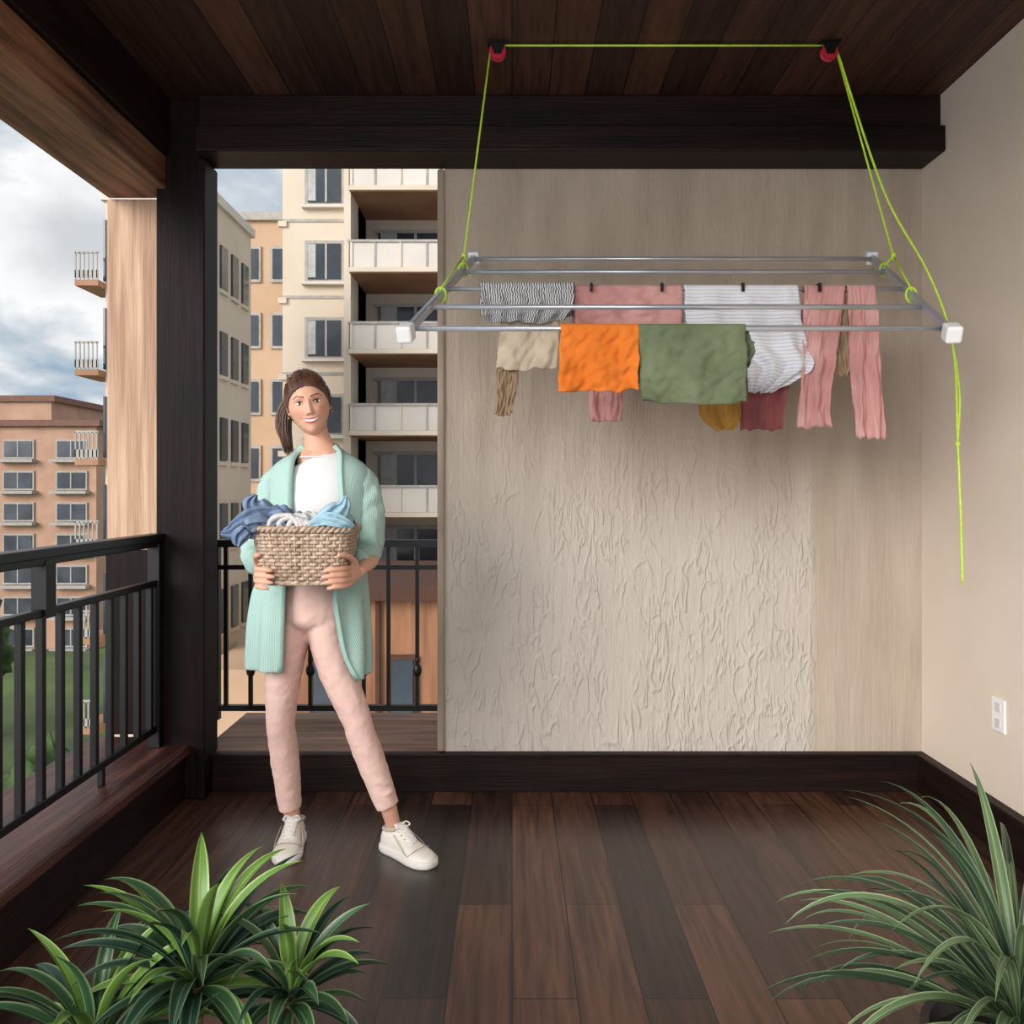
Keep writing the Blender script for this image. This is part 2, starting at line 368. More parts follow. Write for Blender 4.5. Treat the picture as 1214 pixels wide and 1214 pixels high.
for u in (700,783,878,968):
    p=at(u,vm,dm)
    mb.add(box(p.x-.005,p.x+.005,p.y-.034,p.y-.026,p.z-.016,p.z+.013)); mb.add(box(p.x-.005,p.x+.005,p.y+.018,p.y+.026,p.z-.016,p.z+.013)); mb.add(tube([p+Vector((0,-.03,.012)),p+Vector((0,.024,.012))],[.0035],8))
mb.obj('pegs',black_m,e,smooth=False)

# ------------------------------------------------------------- woman
W=empty('woman')
SKC=(224,172,146)
skin_m=M('skin',SKC,.5,(218,164,138),8,spec=.35); skin_m.node_tree.nodes['Principled BSDF'].inputs['Subsurface Weight'].default_value=.12
skin_m.node_tree.nodes['Principled BSDF'].inputs['Subsurface Radius'].default_value=(.02,.008,.004)
pants_m=M('pink_twill',(236,200,188),.85,(229,191,179),5,bump=.5,bs=9,bstretch=(1,1,2.6),spec=.2)
tee_m=M('white_cotton',(228,227,226),.85,(220,219,218),5,bump=.4,bs=10,spec=.2)
card_m=uvstripe('mint_knit',(160,195,184),(192,219,211),64,'X',bump=.5,sharp=.4)
slv_m=uvstripe('mint_sleeve_knit',(160,195,184),(192,219,211),18,'X',bump=.5,sharp=.4)
hair_m=M('brown_hair',(112,76,56),.38,(60,38,29),30,(1,1,.3),spec=.5)
mb=MB()
def pth(L): return [at(u,v,d) for u,v,d in L]
mb.add(tube(pth([(374,686,3.0),(371,700,3.0),(369,718,3.0),(368,736,3.0),(367,748,3.0)]),[(.125,.098),(.140,.106),(.154,.108),(.135,.100),(.06,.05)],28,sm=3))
mb.add(tube(pth([(346,722,3.0),(342,755,3.0),(336,800,3.0),(333,850,3.0),(334,870,3.01),(338,900,3.03),(344,958,3.05)]),[(.077,.092),(.074,.092),(.063,.078),(.051,.060),(.049,.058),(.050,.058),(.040,.044)],24,sm=4))
mb.add(tube(pth([(388,722,3.0),(391,755,3.0),(402,800,2.99),(422,850,2.97),(428,870,2.965),(439,900,2.965),(460,956,2.96)]),[(.077,.092),(.074,.092),(.064,.078),(.052,.060),(.050,.058),(.050,.056),(.040,.044)],24,sm=4))
def crease(c,r,tilt,r2=.006):
    mb.add(tube([c+Vector((r*math.sin(a),-r*1.10*math.cos(a),tilt*math.sin(a*1.3))) for a in [-1.3+2.6*i/10 for i in range(11)]],[.001,.003,r2,r2,r2,r2,r2,r2,r2,.003,.001],8))
for (u,v,d,r,tl) in ((333,846,3.0,.047,.014),(334,862,3.005,.045,-.012),(335,880,3.02,.046,.01),(343,938,3.045,.040,.008),(341,922,3.04,.043,-.01),
                  (421,846,2.97,.048,-.016),(426,864,2.965,.046,.012),(433,884,2.965,.046,-.01),(455,938,2.96,.040,.008),(450,922,2.962,.043,-.01)):
    crease(at(u,v,d),r,tl)
ob=mb.obj('trousers',pants_m,W); remesh(ob,.005,5)
tx=bpy.data.textures.new('wr','CLOUDS'); tx.noise_scale=.035
dp=ob.modifiers.new('d','DISPLACE'); dp.texture=tx; dp.strength=.006; dp.mid_level=.5; dp.texture_coords='GLOBAL'
mb=MB()
mb.add(tube(pth([(343,940,3.05),(346,965,3.055),(348,985,3.06),(348,1000,3.06)]),[.034,.028,.026,.026],18,sm=3))
mb.add(tube([at(456,940,2.96),at(462,962,2.965),(-.4195,2.985,.085),(-.4195,2.985,.03)],[.034,.028,.026,.025],18,sm=3))
mb.obj('ankles',skin_m,W)
shoe_m=M('cream_leather',(240,233,222),.55,(232,224,212),10,bump=.1,bs=60); sole_m=M('white_rubber',(244,240,233),.6)
lace_m=M('laces',(250,248,244),.8); lin_m=M('shoe_lining',(196,182,166),.9)
def sneaker(name,heel,toe):
    heel=Vector(heel);toe=Vector(toe);d=(toe-heel);L=d.length;f=d.normalized();s=Vector((-f.y,f.x,0))
    def loc(x,l,z): return heel+f*(l*L)+s*x+Vector((0,0,z))
    K=[(0,.010,.050),(.03,.026,.070),(.1,.036,.083),(.2,.039,.086),(.32,.038,.088),(.45,.040,.078),(.58,.044,.064),(.7,.047,.054),(.82,.045,.047),(.92,.035,.041),(.98,.020,.034),(1,.006,.028)]
    K=catmull(K,4); seg=24; mb=MB(); vs=[];fs=[]
    for l,w,h in K:
        for k in range(seg+1):
            a=pi*k/seg; c=math.cos(a);sn=math.sin(a)
            vs.append(loc(w*math.copysign(abs(c)**.75,c),l,.02+(h-.02)*abs(sn)**(.9 if l>.4 else .7)))
    for i in range(len(K)-1):
        for k in range(seg):
            a=i*(seg+1)+k; fs.append((a,a+1,a+seg+2,a+seg+1))
    mb.add((vs,fs),0)
    vs=[];fs=[]
    ring=[(w+.005,l) for l,w,h in K]+[(-w-.005,l) for l,w,h in reversed(K)]
    n=len(ring)
    for z,e in ((0,.94),(.006,1.0),(.022,1.0),(.027,.95)):
        for w,l in ring: vs.append(loc(w*e,.5+(l-.5)*(1.03 if e==1 else 1.0),z))
    for q in range(3):
        for k in range(n): fs.append((q*n+k,q*n+(k+1)%n,(q+1)*n+(k+1)%n,(q+1)*n+k))
    fs.append(tuple(range(n-1,-1,-1))); fs.append(tuple(3*n+k for k in range(n)))
    mb.add((vs,fs),1)
    mb.add(tube([loc(.034*math.cos(a),.2+.145*math.sin(a),.086+.006*math.sin(a)) for a in [2*pi*i/28 for i in range(28)]],[.007],10,closed=True),3)
    mb.add(tube([loc(0,.30,.105),loc(0,.40,.092),loc(0,.52,.076),loc(0,.62,.064)],[(.022,.004),(.022,.006),(.021,.006),(.018,.005)],12,sm=3,ref=(0,0,1)),0)
    for i,l in enumerate((.38,.44,.50,.56,.62)):
        h=.097-(l-.38)*.15
        w=.024
        mb.add(tube([loc(-w,l,h-.010),loc(-w*.5,l+.01,h-.001),loc(0,l+.012,h+.003),loc(w*.5,l+.01,h-.001),loc(w,l,h-.010)],[.0035],8,sm=3),2)
        if i<4: mb.add(tube([loc(-w,l,h-.009),loc(0,l+.03,h+.003),loc(w,l+.06,h-.019)],[.003],8,sm=3),2)
    for sg in (-1,1): mb.add(tube([loc(0,.36,.102),loc(sg*.018,.37,.112),loc(sg*.030,.40,.102),loc(sg*.018,.40,.098),loc(0,.37,.102)],[.0025],8,sm=4),2)
    mb.add(tube([loc(.046*math.cos(a),.70+.10*math.sin(a),.03+.028*math.sin(a)) for a in [pi*i/16 for i in range(17)]],[.0016],6),3)
    for sg in (-1,1): mb.add(tube([loc(sg*.036,.36,.078),loc(sg*.042,.48,.062),loc(sg*.047,.60,.045),loc(sg*.048,.68,.030)],[.0014],6,sm=3),3)
    return mb.obj(name,[shoe_m,sole_m,lace_m,lin_m],W)
sneaker('sneaker_1',(-.795,3.11,0),(-.775,2.865,0))
sneaker('sneaker_2',(-.455,3.02,0),(-.268,2.845,0))
# torso
mb=MB()
mb.add(tube(pth([(379,542.5,3.0),(380,546,3.0),(381,552,3.0),(382,566,3.0),(382,590,2.995),(380,604,2.995),(379,640,3.0),(376,670,3.0),(374,690,3.0)]),
  [(.074,.062),(.094,.070),(.124,.080),(.150,.098),(.150,.116),(.146,.120),(.126,.104),(.126,.102),(.132,.106)],40,sm=4))
mb.obj('tshirt',tee_m,W)
mb=MB(); c=at(379.3,542.5,2.997)
mb.add(tube([c+Vector((.075*math.cos(a),.063*math.sin(a),.0)) for a in [2*pi*i/32 for i in range(32)]],[.003],8,closed=True))
mb.obj('tshirt_collar',tee_m,W)
mb=MB()
mb.add(tube(pth([(370,494,2.995),(373,508,2.998),(376,520,3.0),(378,528,3.0),(379,535,3.0),(379.5,541,3.0),(380,556,3.0)]),[(.042,.048),(.043,.049),(.046,.050),(.056,.052),(.072,.055),(.082,.059),(.078,.062)],28,sm=4))
for sg in (-1,1): mb.add(tube([(-.681+sg*.008,2.950,1.402),(-.681+sg*.036,2.946,1.408),(-.681+sg*.066,2.964,1.415)],[.004,.005,.003],8,sm=4))
ob=mb.obj('neck',skin_m,W); remesh(ob,.004,5)
# cardigan
rows=[ # v,cx,rx,ry,xL,xR
(529,380,.060,.056,362,398),(534,380,.072,.064,358,402),(539,380,.096,.073,354,406),(545,380,.130,.086,353,408),(553,380,.160,.098,353,409),(565,380,.176,.110,353,410),(585,380,.176,.128,354,412),(605,379,.172,.136,355,413),
(640,376,.168,.133,353,412),(680,371,.183,.138,348,407),(705,368,.196,.148,347,405),(740,367,.206,.155,346,411),(775,367,.210,.158,345,420),(800,367,.210,.158,344,427)]
R=catmull(rows,6)
vs=[];fs=[];uv=[];n=120
for i,(v,cx,rx,ry,xl,xr) in enumerate(R):
    tt=i/(len(R)-1)
    aL=math.asin(max(-.98,min(.98,(cx-xl)*.003/rx))); aR=math.asin(max(-.98,min(.98,(xr-cx)*.003/rx)))
    for k in range(n+1):
        s=k/n; th=-aL-(2*pi-aL-aR)*s
        rip=1+.055*max(0,tt-.42)*2*math.sin(11*th+2*tt)+.008*math.sin(5*th+9*tt)
        fr=max(0,-math.cos(th))
        hem=max(0,tt-.7)/.3
        p=at(cx,v,3.0)
        zoff=hem*(.12*fr)+ (hem*.04*(1-s)*(1-fr))+ (.018*fr*(1-tt) if tt<.2 else 0)
        vs.append(Vector((p.x+rx*rip*math.sin(th),3.0-ry*rip*math.cos(th),p.z+zoff)))
for i in range(len(R)-1):
    for k in range(n):
        a=i*(n+1)+k; fs.append((a,a+1,a+n+2,a+n+1)); uv.append([(k/n,i/78),((k+1)/n,i/78),((k+1)/n,(i+1)/78),(k/n,(i+1)/78)])
mb=MB(); mb.add((vs,fs,uv))
ob=mb.obj('cardigan_body',card_m,W); so=ob.modifiers.new('s','SOLIDIFY'); so.thickness=.007; so.offset=0
mb=MB()
for col in (0,n):
    pts=[vs[i*(n+1)+col]+Vector((0,-.004,0)) for i in range(0,len(R),3)]
    mb.add(tube(pts,[(.010,.004)],10,ref=(0,-1,0)))
mb.obj('cardigan_bands',M('mint_band',(168,201,191),.85,(160,195,184),20,bump=.2,bs=90),W)
mb=MB()
rad=[(.034,.040),(.044,.052),(.049,.056),(.048,.056),(.048,.055),(.049,.053),(.048,.049),(.043,.046),(.037,.039)]
mb.add(tube(pth([(350,562,3.01),(337,563,3.01),(325,575,3.005),(318,593,3.0),(312,614,3.0),(306,640,2.98),(302,655,2.95),(303,664,2.90),(306,667,2.83)]),rad,40,sm=8))
mb.add(tube(pth([(410,562,3.01),(422,563,3.01),(432,575,3.005),(437,593,3.0),(440,614,3.0),(439,640,2.98),(436,653,2.95),(431,662,2.90),(425,666,2.83)]),rad,40,sm=8))
ob=mb.obj('cardigan_sleeves',slv_m,W)
tx2=bpy.data.textures.new('wr2','CLOUDS'); tx2.noise_scale=.04
dp=ob.modifiers.new('d','DISPLACE'); dp.texture=tx2; dp.strength=.020; dp.mid_level=.5; dp.texture_coords='GLOBAL'
# hands
BX,BY,BZ=-.661,2.72,.983
def hand(name,sg):
    def q(x,y,z): return Vector((BX+sg*(x),y,z))
    mb=MB()
    mb.add(tube([q(-.172,2.90,1.035),q(-.174,2.84,1.028),q(-.168,2.79,1.020),q(-.157,2.755,1.012)],[(.030,.028),(.027,.024),(.023,.019),(.023,.020)],18,sm=3))
    mb.add(tube([q(-.157,2.765,1.012),q(-.152,2.735,1.008),q(-.147,2.705,1.006),q(-.143,2.68,1.004)],[(.020,.018),(.014,.030),(.0125,.034),(.010,.032)],18,sm=3,ref=(0,0,1)))
    for z0,ln,r in ((1.028,.95,.0080),(1.011,1.08,.0083),(.995,.98,.0080),(.980,.78,.0070)):
        dz=(z0-1.004)*.15
        mb.add(tube([q(-.146,2.695,z0),q(-.142,2.66,z0+dz),q(-.134,2.630,z0+dz),q(-.133+.024*ln,2.609,z0+dz),q(-.133+.044*ln,2.605,z0+dz-.002),q(-.133+.056*ln,2.608,z0+dz-.004)],[r*1.12,r*1.1,r*1.08,r,r*.92,r*.6],12,sm=4))
    mb.add(tube([q(-.155,2.735,1.022),q(-.155,2.705,1.046),q(-.149,2.668,1.064),q(-.137,2.634,1.073),q(-.122,2.613,1.076)],[.013,.0118,.0102,.0094,.0065],12,sm=4))
    ob=mb.obj(name,skin_m,W); remesh(ob,.0022,2); return ob
hand('hand_1',1); hand('hand_2',-1)
# head
def smooth(x,a,b):
    t=max(0,min(1,(x-a)/(b-a))); return t*t*(3-2*t)
def g(x,z,cx,cz,sx,sz): return math.exp(-((x-cx)/sx)**2/2-((z-cz)/sz)**2/2)
def headfn(n,extra=0):
    x=(.072+extra)*n.x; y=(.092+extra)*n.y; z=(.113+extra)*n.z
    if z<0:
        t=-z/.113; x*=1-.10*t-.16*t*t
        if n.y<0: y-=.034*t*t*min(1,-n.y*2.2)
    else:
        if n.y>0: y*=1.06
    w=smooth(-n.y,.1,.5)
    if extra==0 and w>0:
        ax=abs(x); o=0
        o-=.009*g(ax,z,.030,.001,.013,.009)
        o+=.003*g(ax,z,.026,.021,.016,.007)
        o+=(.003+.013*max(0,min(1,(.010-z)/.046)))*math.exp(-(x/(.0056+.0022*max(0,-z/.04)))**2/2)*smooth(z,-.045,-.037)*(1-smooth(z,.0,.026))
        o+=.0040*g(ax,z,.0100,-.038,.0042,.0042)
        cz=-.0615+ .008*(ax/.027)**2
        o+=.0035*g(ax,z-cz,0,.006,.018,.003)+.004*g(ax,z-cz,0,-.0068,.016,.0036)
        o-=.001*g(ax,z-cz,0,0,.020,.003)
        o-=.003*g(ax,z,.032,-.054,.004,.006)
        o+=.006*g(ax,z,.038,-.029,.013,.012)
        o+=.006*g(x,z,0,-.098,.014,.011)
        y-=o*w
    return Vector((x,y,z))
segs,rings=340,260
vs=[];fs=[];cols=[]
SK=SKC
def mixc(c,t,w): return [a+(b-a)*w for a,b in zip(c,t)]
for i in range(rings+1):
    ph=pi*i/rings
    for k in range(segs):
        th=2*pi*k/segs; nn=Vector((math.sin(ph)*math.sin(th),-math.sin(ph)*math.cos(th),math.cos(ph)))
        p=headfn(nn); vs.append(p)
        c=list(SK); x,z=p.x,p.z; ax=abs(x)
        if nn.y<-.1:
            c=mixc(c,(222,134,118),.4*g(ax,z,.042,-.030,.014,.012))
            c=mixc(c,(176,116,96),.55*g(ax,z,.030,.009,.014,.004))
            c=mixc(c,(200,142,118),.35*g(ax,z,.006,-.044,.008,.003))
            c=mixc(c,(196,140,116),.5*g(ax,z,.033,-.054,.003,.005))
            bz=.0185+.30*(ax-.012) if ax<.036 else .0257-.45*(ax-.036)
            if .011<ax<.050: c=mixc(c,(76,48,36),.9*math.exp(-((z-bz)/(.0024*(1.15-.6*(ax-.011)/.039)))**4))
            cz=-.0615+.008*(ax/.027)**2; hw=.0265
            if ax<hw:
                e=math.sqrt(max(0,1-(ax/hw)**2))
                if -.0042*e-.0002<z-cz<.0026*e: c=[240,236,232]
                elif -.0110*e-.0004<z-cz<.0066*e+.0003: c=[196,100,98]
        cols.append(lin(c))
for i in range(rings):
    for k in range(segs):
        k2=(k+1)%segs; fs.append((i*segs+k,(i+1)*segs+k,(i+1)*segs+k2,i*segs+k2))
HM=Matrix.Translation(at(366,480,2.975))@Matrix.Rotation(math.radians(-11),4,'Y')@Matrix.Rotation(math.radians(12),4,'Z')@Matrix.Rotation(math.radians(2),4,'X')
H=bpy.data.objects.new('head_group',None); bpy.context.collection.objects.link(H); H.parent=W; H.matrix_local=HM
mb=MB(); mb.add((vs,fs)); face_m=bpy.data.materials.new('face_skin'); face_m.use_nodes=True
nt=face_m.node_tree; at_n=nt.nodes.new('ShaderNodeAttribute'); at_n.attribute_name='Col'
fb=nt.nodes['Principled BSDF']; nt.links.new(at_n.outputs['Color'],fb.inputs['Base Color']); fb.inputs['Roughness'].default_value=.48; fb.inputs['Specular IOR Level'].default_value=.35
fb.inputs['Subsurface Weight'].default_value=.06; fb.inputs['Subsurface Radius'].default_value=(.01,.004,.002)
ob=mb.obj('head',face_m,H)
ca=ob.data.color_attributes.new('Col','FLOAT_COLOR','POINT')
for i,c in enumerate(cols): ca.data[i].color=c
front=[p for p in vs if p.y<-.03]
def fy(x,z): return min(front,key=lambda p:(p.x-x)**2+(p.z-z)**2).y
eye_w=M('eye_white',(236,232,228),.2); iris=M('iris',(88,58,36),.2); lash=M('lashes',(32,22,18),.6)
mb=MB()
for sg in (-1,1):
    ex,ez=sg*.030,.001; y0=fy(ex,ez)
    mb.add(ellipsoid((ex,y0+.0035,ez),(.0138,.0070,.0058),20,14),0)
    mb.add(ellipsoid((ex+.001,y0-.0014,ez+.0003),(.0055,.0025,.0054),16,10),1)
    mb.add(ellipsoid((ex+.001,y0-.0033,ez+.0003),(.0026,.0010,.0026),12,8),2)
    up=[(ex+dx,fy(ex+dx,ez)+.001-.0046*(1-(dx/.0155)**2),ez+.0060*(1-(dx/.0158)**2)-.0004) for dx in [-.0148+.0296*i/8 for i in range(9)]]
    mb.add(tube(up,[.0006,.0011,.0015,.0017,.0017,.0017,.0015,.0011,.0006],8,sm=2),2)
    lo=[(ex+dx,fy(ex+dx,ez)+.001-.0040*(1-(dx/.0145)**2),ez-.0057*(1-(dx/.0152)**2)-.0004) for dx in [-.0138+.0276*i/8 for i in range(9)]]
    mb.add(tube(lo,[.0005],8,sm=2),2)
mb.obj('eyes',[eye_w,iris,lash],H)
mb=MB()
for sg in (-1,1):
    def ear(p,n): return Vector((p.x+.004*n.z*sg,p.y+.006*n.z,p.z))
    mb.add(ellipsoid((sg*.072,.006,-.004),(.006,.013,.026),18,14,fn=ear))
    mb.add(tube([(sg*(.076+.003*math.sin(a)),.010+.012*math.cos(a),-.002+.024*math.sin(a)) for a in [-1.2+3.6*i/12 for i in range(13)]],[.003],8))
mb.obj('ears',skin_m,H)
mb=MB()
for sg in (-1,1): mb.add(ellipsoid((sg*.076,-.002,-.035),(.003,.003,.0045),10,8))
mb.obj('earrings',M('gold',(210,170,90),.25,metal=1),H)
def hairline(p): return p.z > .059-1.0*(p.y+.085)- .04*abs(p.x)
hv=[];hf=[];S2,R2=160,110
for i in range(R2+1):
    ph=pi*i/R2
    for k in range(S2):
        th=2*pi*k/S2; nn=Vector((math.sin(ph)*math.sin(th),-math.sin(ph)*math.cos(th),math.cos(ph)))
        hv.append(headfn(nn,.004+.003*max(0,nn.z)))
for i in range(R2):
    for k in range(S2):
        k2=(k+1)%S2; q=(i*S2+k,(i+1)*S2+k,(i+1)*S2+k2,i*S2+k2)
        if all(hairline(hv[j]) for j in q): hf.append(q)
mb=MB(); mb.add((hv,hf)); ob=mb.obj('hair_cap',hair_m,H)
so=ob.modifiers.new('s','SOLIDIFY'); so.thickness=.006; so.offset=-1
mb=MB(); knot=Vector((-.01,.95,.22)).normalized()
starts=[]
for th in [(-150+300*i/190)*pi/180 for i in range(191)]:
    for ph in [j*.02 for j in range(1,140)]:
        nn=Vector((math.sin(ph)*math.sin(th),-math.sin(ph)*math.cos(th),math.cos(ph)))
        if not hairline(headfn(nn,.005)): break
    starts.append(nn)
for nn in starts:
    for rep in range(3):
        n0=(nn+Vector((random.uniform(-.03,.03),random.uniform(-.03,.03),random.uniform(-.01,.07)))).normalized()
        pts=[]; vol=random.uniform(.004,.014)
        for j in range(9):
            t=j/8
            lift=.002+vol*math.sin(pi*t)**.7
            q=n0.slerp(knot,t)
            if n0.y<0: q=(q+Vector((0,0,.18*math.sin(pi*t)))).normalized()
            pts.append(headfn(q,lift))
        mb.add(tube(pts,[.0005,.0013,.0019,.0022,.0022,.0022,.0022,.0022,.0020],5,sm=2))
mb.obj('hair_strands',hair_m,H)
mb=MB(); inv=HM.inverted()
kn=HM@Vector((-.012,.102,.025))
main=[kn,at(347,472,3.09),at(338,487,3.09),at(336,508,3.08),at(342,532,3.07)]
for i in range(240):
    a=random.uniform(0,2*pi); r=math.sqrt(random.random())*random.uniform(.8,1.15)
    pts=[]
    for j,p in enumerate(main):
        rr=(.012,.022,.028,.027,.016)[j]
        pts.append(inv@(p+Vector((math.cos(a)*r*rr+random.uniform(-.003,.003),math.sin(a)*r*rr,random.uniform(-.02,.02) if j==4 else 0))))
    mb.add(tube(pts,[.0024,.0026,.0025,.0020,.0006],5,sm=4))
mb.add(tube([inv@(kn+Vector((.016*math.cos(a),.006,.016*math.sin(a)))) for a in [2*pi*i/14 for i in range(14)]],[.005],8,closed=True))
mb.obj('ponytail',hair_m,H)

# ------------------------------------------------------------- basket
bk=empty('wicker_basket')
wick=M('wicker',(206,184,162),.75,(158,132,110),60,bump=.3,bs=120); wick2=M('wicker_dark',(120,96,78),.8)
HB=.172
_ol=[]
for i in range(4001):
    a=2*pi*i/4000; c=math.cos(a);s=math.sin(a)
    _ol.append((math.copysign(abs(c)**.42,c)*1.4,math.copysign(abs(s)**.42,s)))
_al=[0]
for i in range(4000): _al.append(_al[-1]+math.hypot(_ol[i+1][0]-_ol[i][0],_ol[i+1][1]-_ol[i][1]))
def out(f):
    k=min(3999,bisect.bisect(_al,(f%1.0)*_al[-1])-1); return _ol[k][0]/1.4,_ol[k][1]
def prof(t): return .117+.038*t**.8,.084+.028*t**.8
mb=MB(); NS=46
for r in range(15):
    t=(r+.5)/15; hx,hy=prof(t); pts=[]
    NP=NS*4
    for i in range(NP):
        x,y=out(i/NP)
        o=.0046*math.cos(pi*(i/4.0)+ (pi if r%2 else 0))
        L_=math.hypot(x*hx,y*hy); sx=(L_+o)/L_
        pts.append((BX+x*hx*sx,BY+y*hy*sx,BZ+t*HB))
    mb.add(tube(pts,[(.0038,.0058)],7,closed=True,ref=(0,0,1)),0)
for i in range(NS):
    pts=[]
    for t in (0,.33,.66,1):
        hx,hy=prof(t); x,y=out(i/NS); pts.append((BX+x*hx,BY+y*hy,BZ+t*HB))
    mb.add(tube(pts,[.0036],6),0)
vs=[];fs=[];n2=96
for t in (0,.25,.5,.75,1):
    hx,hy=prof(t)
    for k in range(n2):
        x,y=out(k/n2); vs.append((BX+x*(hx-.003),BY+y*(hy-.003),BZ+t*HB))
for q in range(4):
    for k in range(n2): fs.append((q*n2+k,q*n2+(k+1)%n2,(q+1)*n2+(k+1)%n2,(q+1)*n2+k))
fs.append(tuple(range(n2)))
mb.add((vs,fs),1)
for ph in (0,pi,):
    pts=[];hx,hy=prof(1.02)
    for i in range(240):
        x,y=out(i/240); x*=hx+.002; y*=hy+.002; w=2*pi*i/240*28+ph
        L_=math.hypot(x,y); sx=(L_+.006*math.cos(w))/L_
        pts.append((BX+x*sx,BY+y*sx,BZ+HB+.006*math.sin(w)))
    mb.add(tube(pts,[.0062],7,closed=True,ref=(0,0,1)),0)
pts=[]
for i in range(100):
    x,y=out(i/100); pts.append((BX+x*prof(0)[0],BY+y*prof(0)[1],BZ+.002))
mb.add(tube(pts,[.007],8,closed=True,ref=(0,0,1)),0)
mb.obj('basket_weave',[wick,wick2],bk)
def drape(mb,cx,cy,cz,rx,ry,hz,seed,mi,folds=5,ang=0):
    n=56; vs=[];fs=[]
    for i in range(n+1):
        for j in range(n+1):
            u=i/n*2-1; v=j/n*2-1
            r=min(1,math.hypot(u,v)/1.25)
            f=math.sin(folds*(u*math.cos(ang)+v*math.sin(ang))*1.6+4.4*noise.noise(Vector((u*1.2,v*1.2,seed)))+seed)
            z=hz*(1-r*r)+ .012*f*(1-.3*r)+.014*noise.noise(Vector((u*3,v*3,seed+5)))-.02*r**3
            wob=1+.18*noise.noise(Vector((u*1.5,v*1.5,seed+9)))
            vs.append(Vector((cx+rx*u*wob,cy+ry*v*wob,cz+z)))
    for i in range(n):
        for j in range(n):
            a=i*(n+1)+j; fs.append((a,a+1,a+n+2,a+n+1))
    mb.add((vs,fs),mi)
def flap(mb,pts,widths,mi,seed,wdir=(0,.45,.9),folds=2.5,amp=.010):
    Q=catmull([tuple(p)+(w,) for p,w in zip(pts,widths)],8); n=len(Q); m=28; vs=[];fs=[]
    wd=Vector(wdir).normalized()
    for i,q in enumerate(Q):
        P=Vector(q[:3]); w=q[3]; t=i/(n-1)
        T=(Vector(Q[min(i+1,n-1)][:3])-Vector(Q[max(i-1,0)][:3])).normalized()
        sd=(wd-T*wd.dot(T)).normalized(); nr=T.cross(sd)
        if nr.y>0: nr=-nr
        for j in range(m+1):
            s=j/m*2-1
            h=amp*math.sin(folds*pi*s+seed+1.5*math.sin(2.5*t+seed))*(.5+.5*t)+.014*(1-s*s)+.008*noise.noise(Vector((s*2.5,t*4,seed)))
            vs.append(P+sd*(w*s)+nr*h)
    for i in range(n-1):
        for j in range(m):
            a=i*(m+1)+j; fs.append((a,a+1,a+m+2,a+m+1))
    mb.add((vs,fs),mi)
mb=MB()
den=M('denim_cloth',(132,150,176),.9,(104,122,152),10,bump=.3,bs=60); lb=M('light_blue_cloth',(164,196,209),.9,(146,182,196),10,bump=.3,bs=60); wt=M('white_towel',(222,220,218),.95,bump=.6,bs=160)
ZT=BZ+HB
drape(mb,BX-.085,BY-.01,ZT+.008,.080,.085,.052,1.2,0,4,.4)
flap(mb,[(BX-.08,BY-.04,ZT+.032),(BX-.13,BY-.07,ZT+.035),(BX-.170,BY-.10,ZT+.020),(BX-.20,BY-.11,ZT-.006),(BX-.232,BY-.11,ZT-.016)],[.034,.038,.036,.025,.008],0,.4)
flap(mb,[(BX-.11,BY-.07,ZT+.020),(BX-.15,BY-.11,ZT+.010),(BX-.178,BY-.12,ZT-.018),(BX-.190,BY-.12,ZT-.046)],[.026,.032,.028,.006],0,2.2,(.6,.3,.5))
flap(mb,[(BX-.12,BY-.03,ZT+.02),(BX-.145,BY-.045,ZT+.06),(BX-.160,BY-.05,ZT+.085),(BX-.150,BY-.05,ZT+.108)],[.048,.042,.028,.005],0,1.1,(1,.3,0))
drape(mb,BX+.005,BY-.01,ZT+.006,.080,.088,.036,2.1,2,4,1.2)
for i in range(4): mb.add(tube([(BX-.050+(.046-.010*i)*math.cos(a)+.02*i,BY-.088+.003*i,ZT+.008+(.036-.007*i)*math.sin(a)) for a in [pi*j/8 for j in range(9)]],[(.0085,.016)],10,sm=2),2)
drape(mb,BX+.09,BY-.01,ZT+.006,.062,.085,.045,5.5,1,4,.9)
flap(mb,[(BX+.07,BY-.05,ZT+.01),(BX+.10,BY-.06,ZT+.045),(BX+.128,BY-.055,ZT+.07),(BX+.135,BY-.05,ZT+.102)],[.044,.040,.024,.004],1,3.1,(1,.3,0))
flap(mb,[(BX+.04,BY-.085,ZT+.012),(BX+.08,BY-.098,ZT+.030),(BX+.12,BY-.098,ZT+.026),(BX+.158,BY-.08,ZT+.004)],[.010,.022,.026,.010],1,4.0)
ob=mb.obj('laundry',[den,lb,wt],bk)
tx3=bpy.data.textures.new('wr3','CLOUDS'); tx3.noise_scale=.03
dp=ob.modifiers.new('d','DISPLACE'); dp.texture=tx3; dp.strength=.010; dp.mid_level=.5; dp.texture_coords='GLOBAL'
so=ob.modifiers.new('s','SOLIDIFY'); so.thickness=.003; so.offset=0

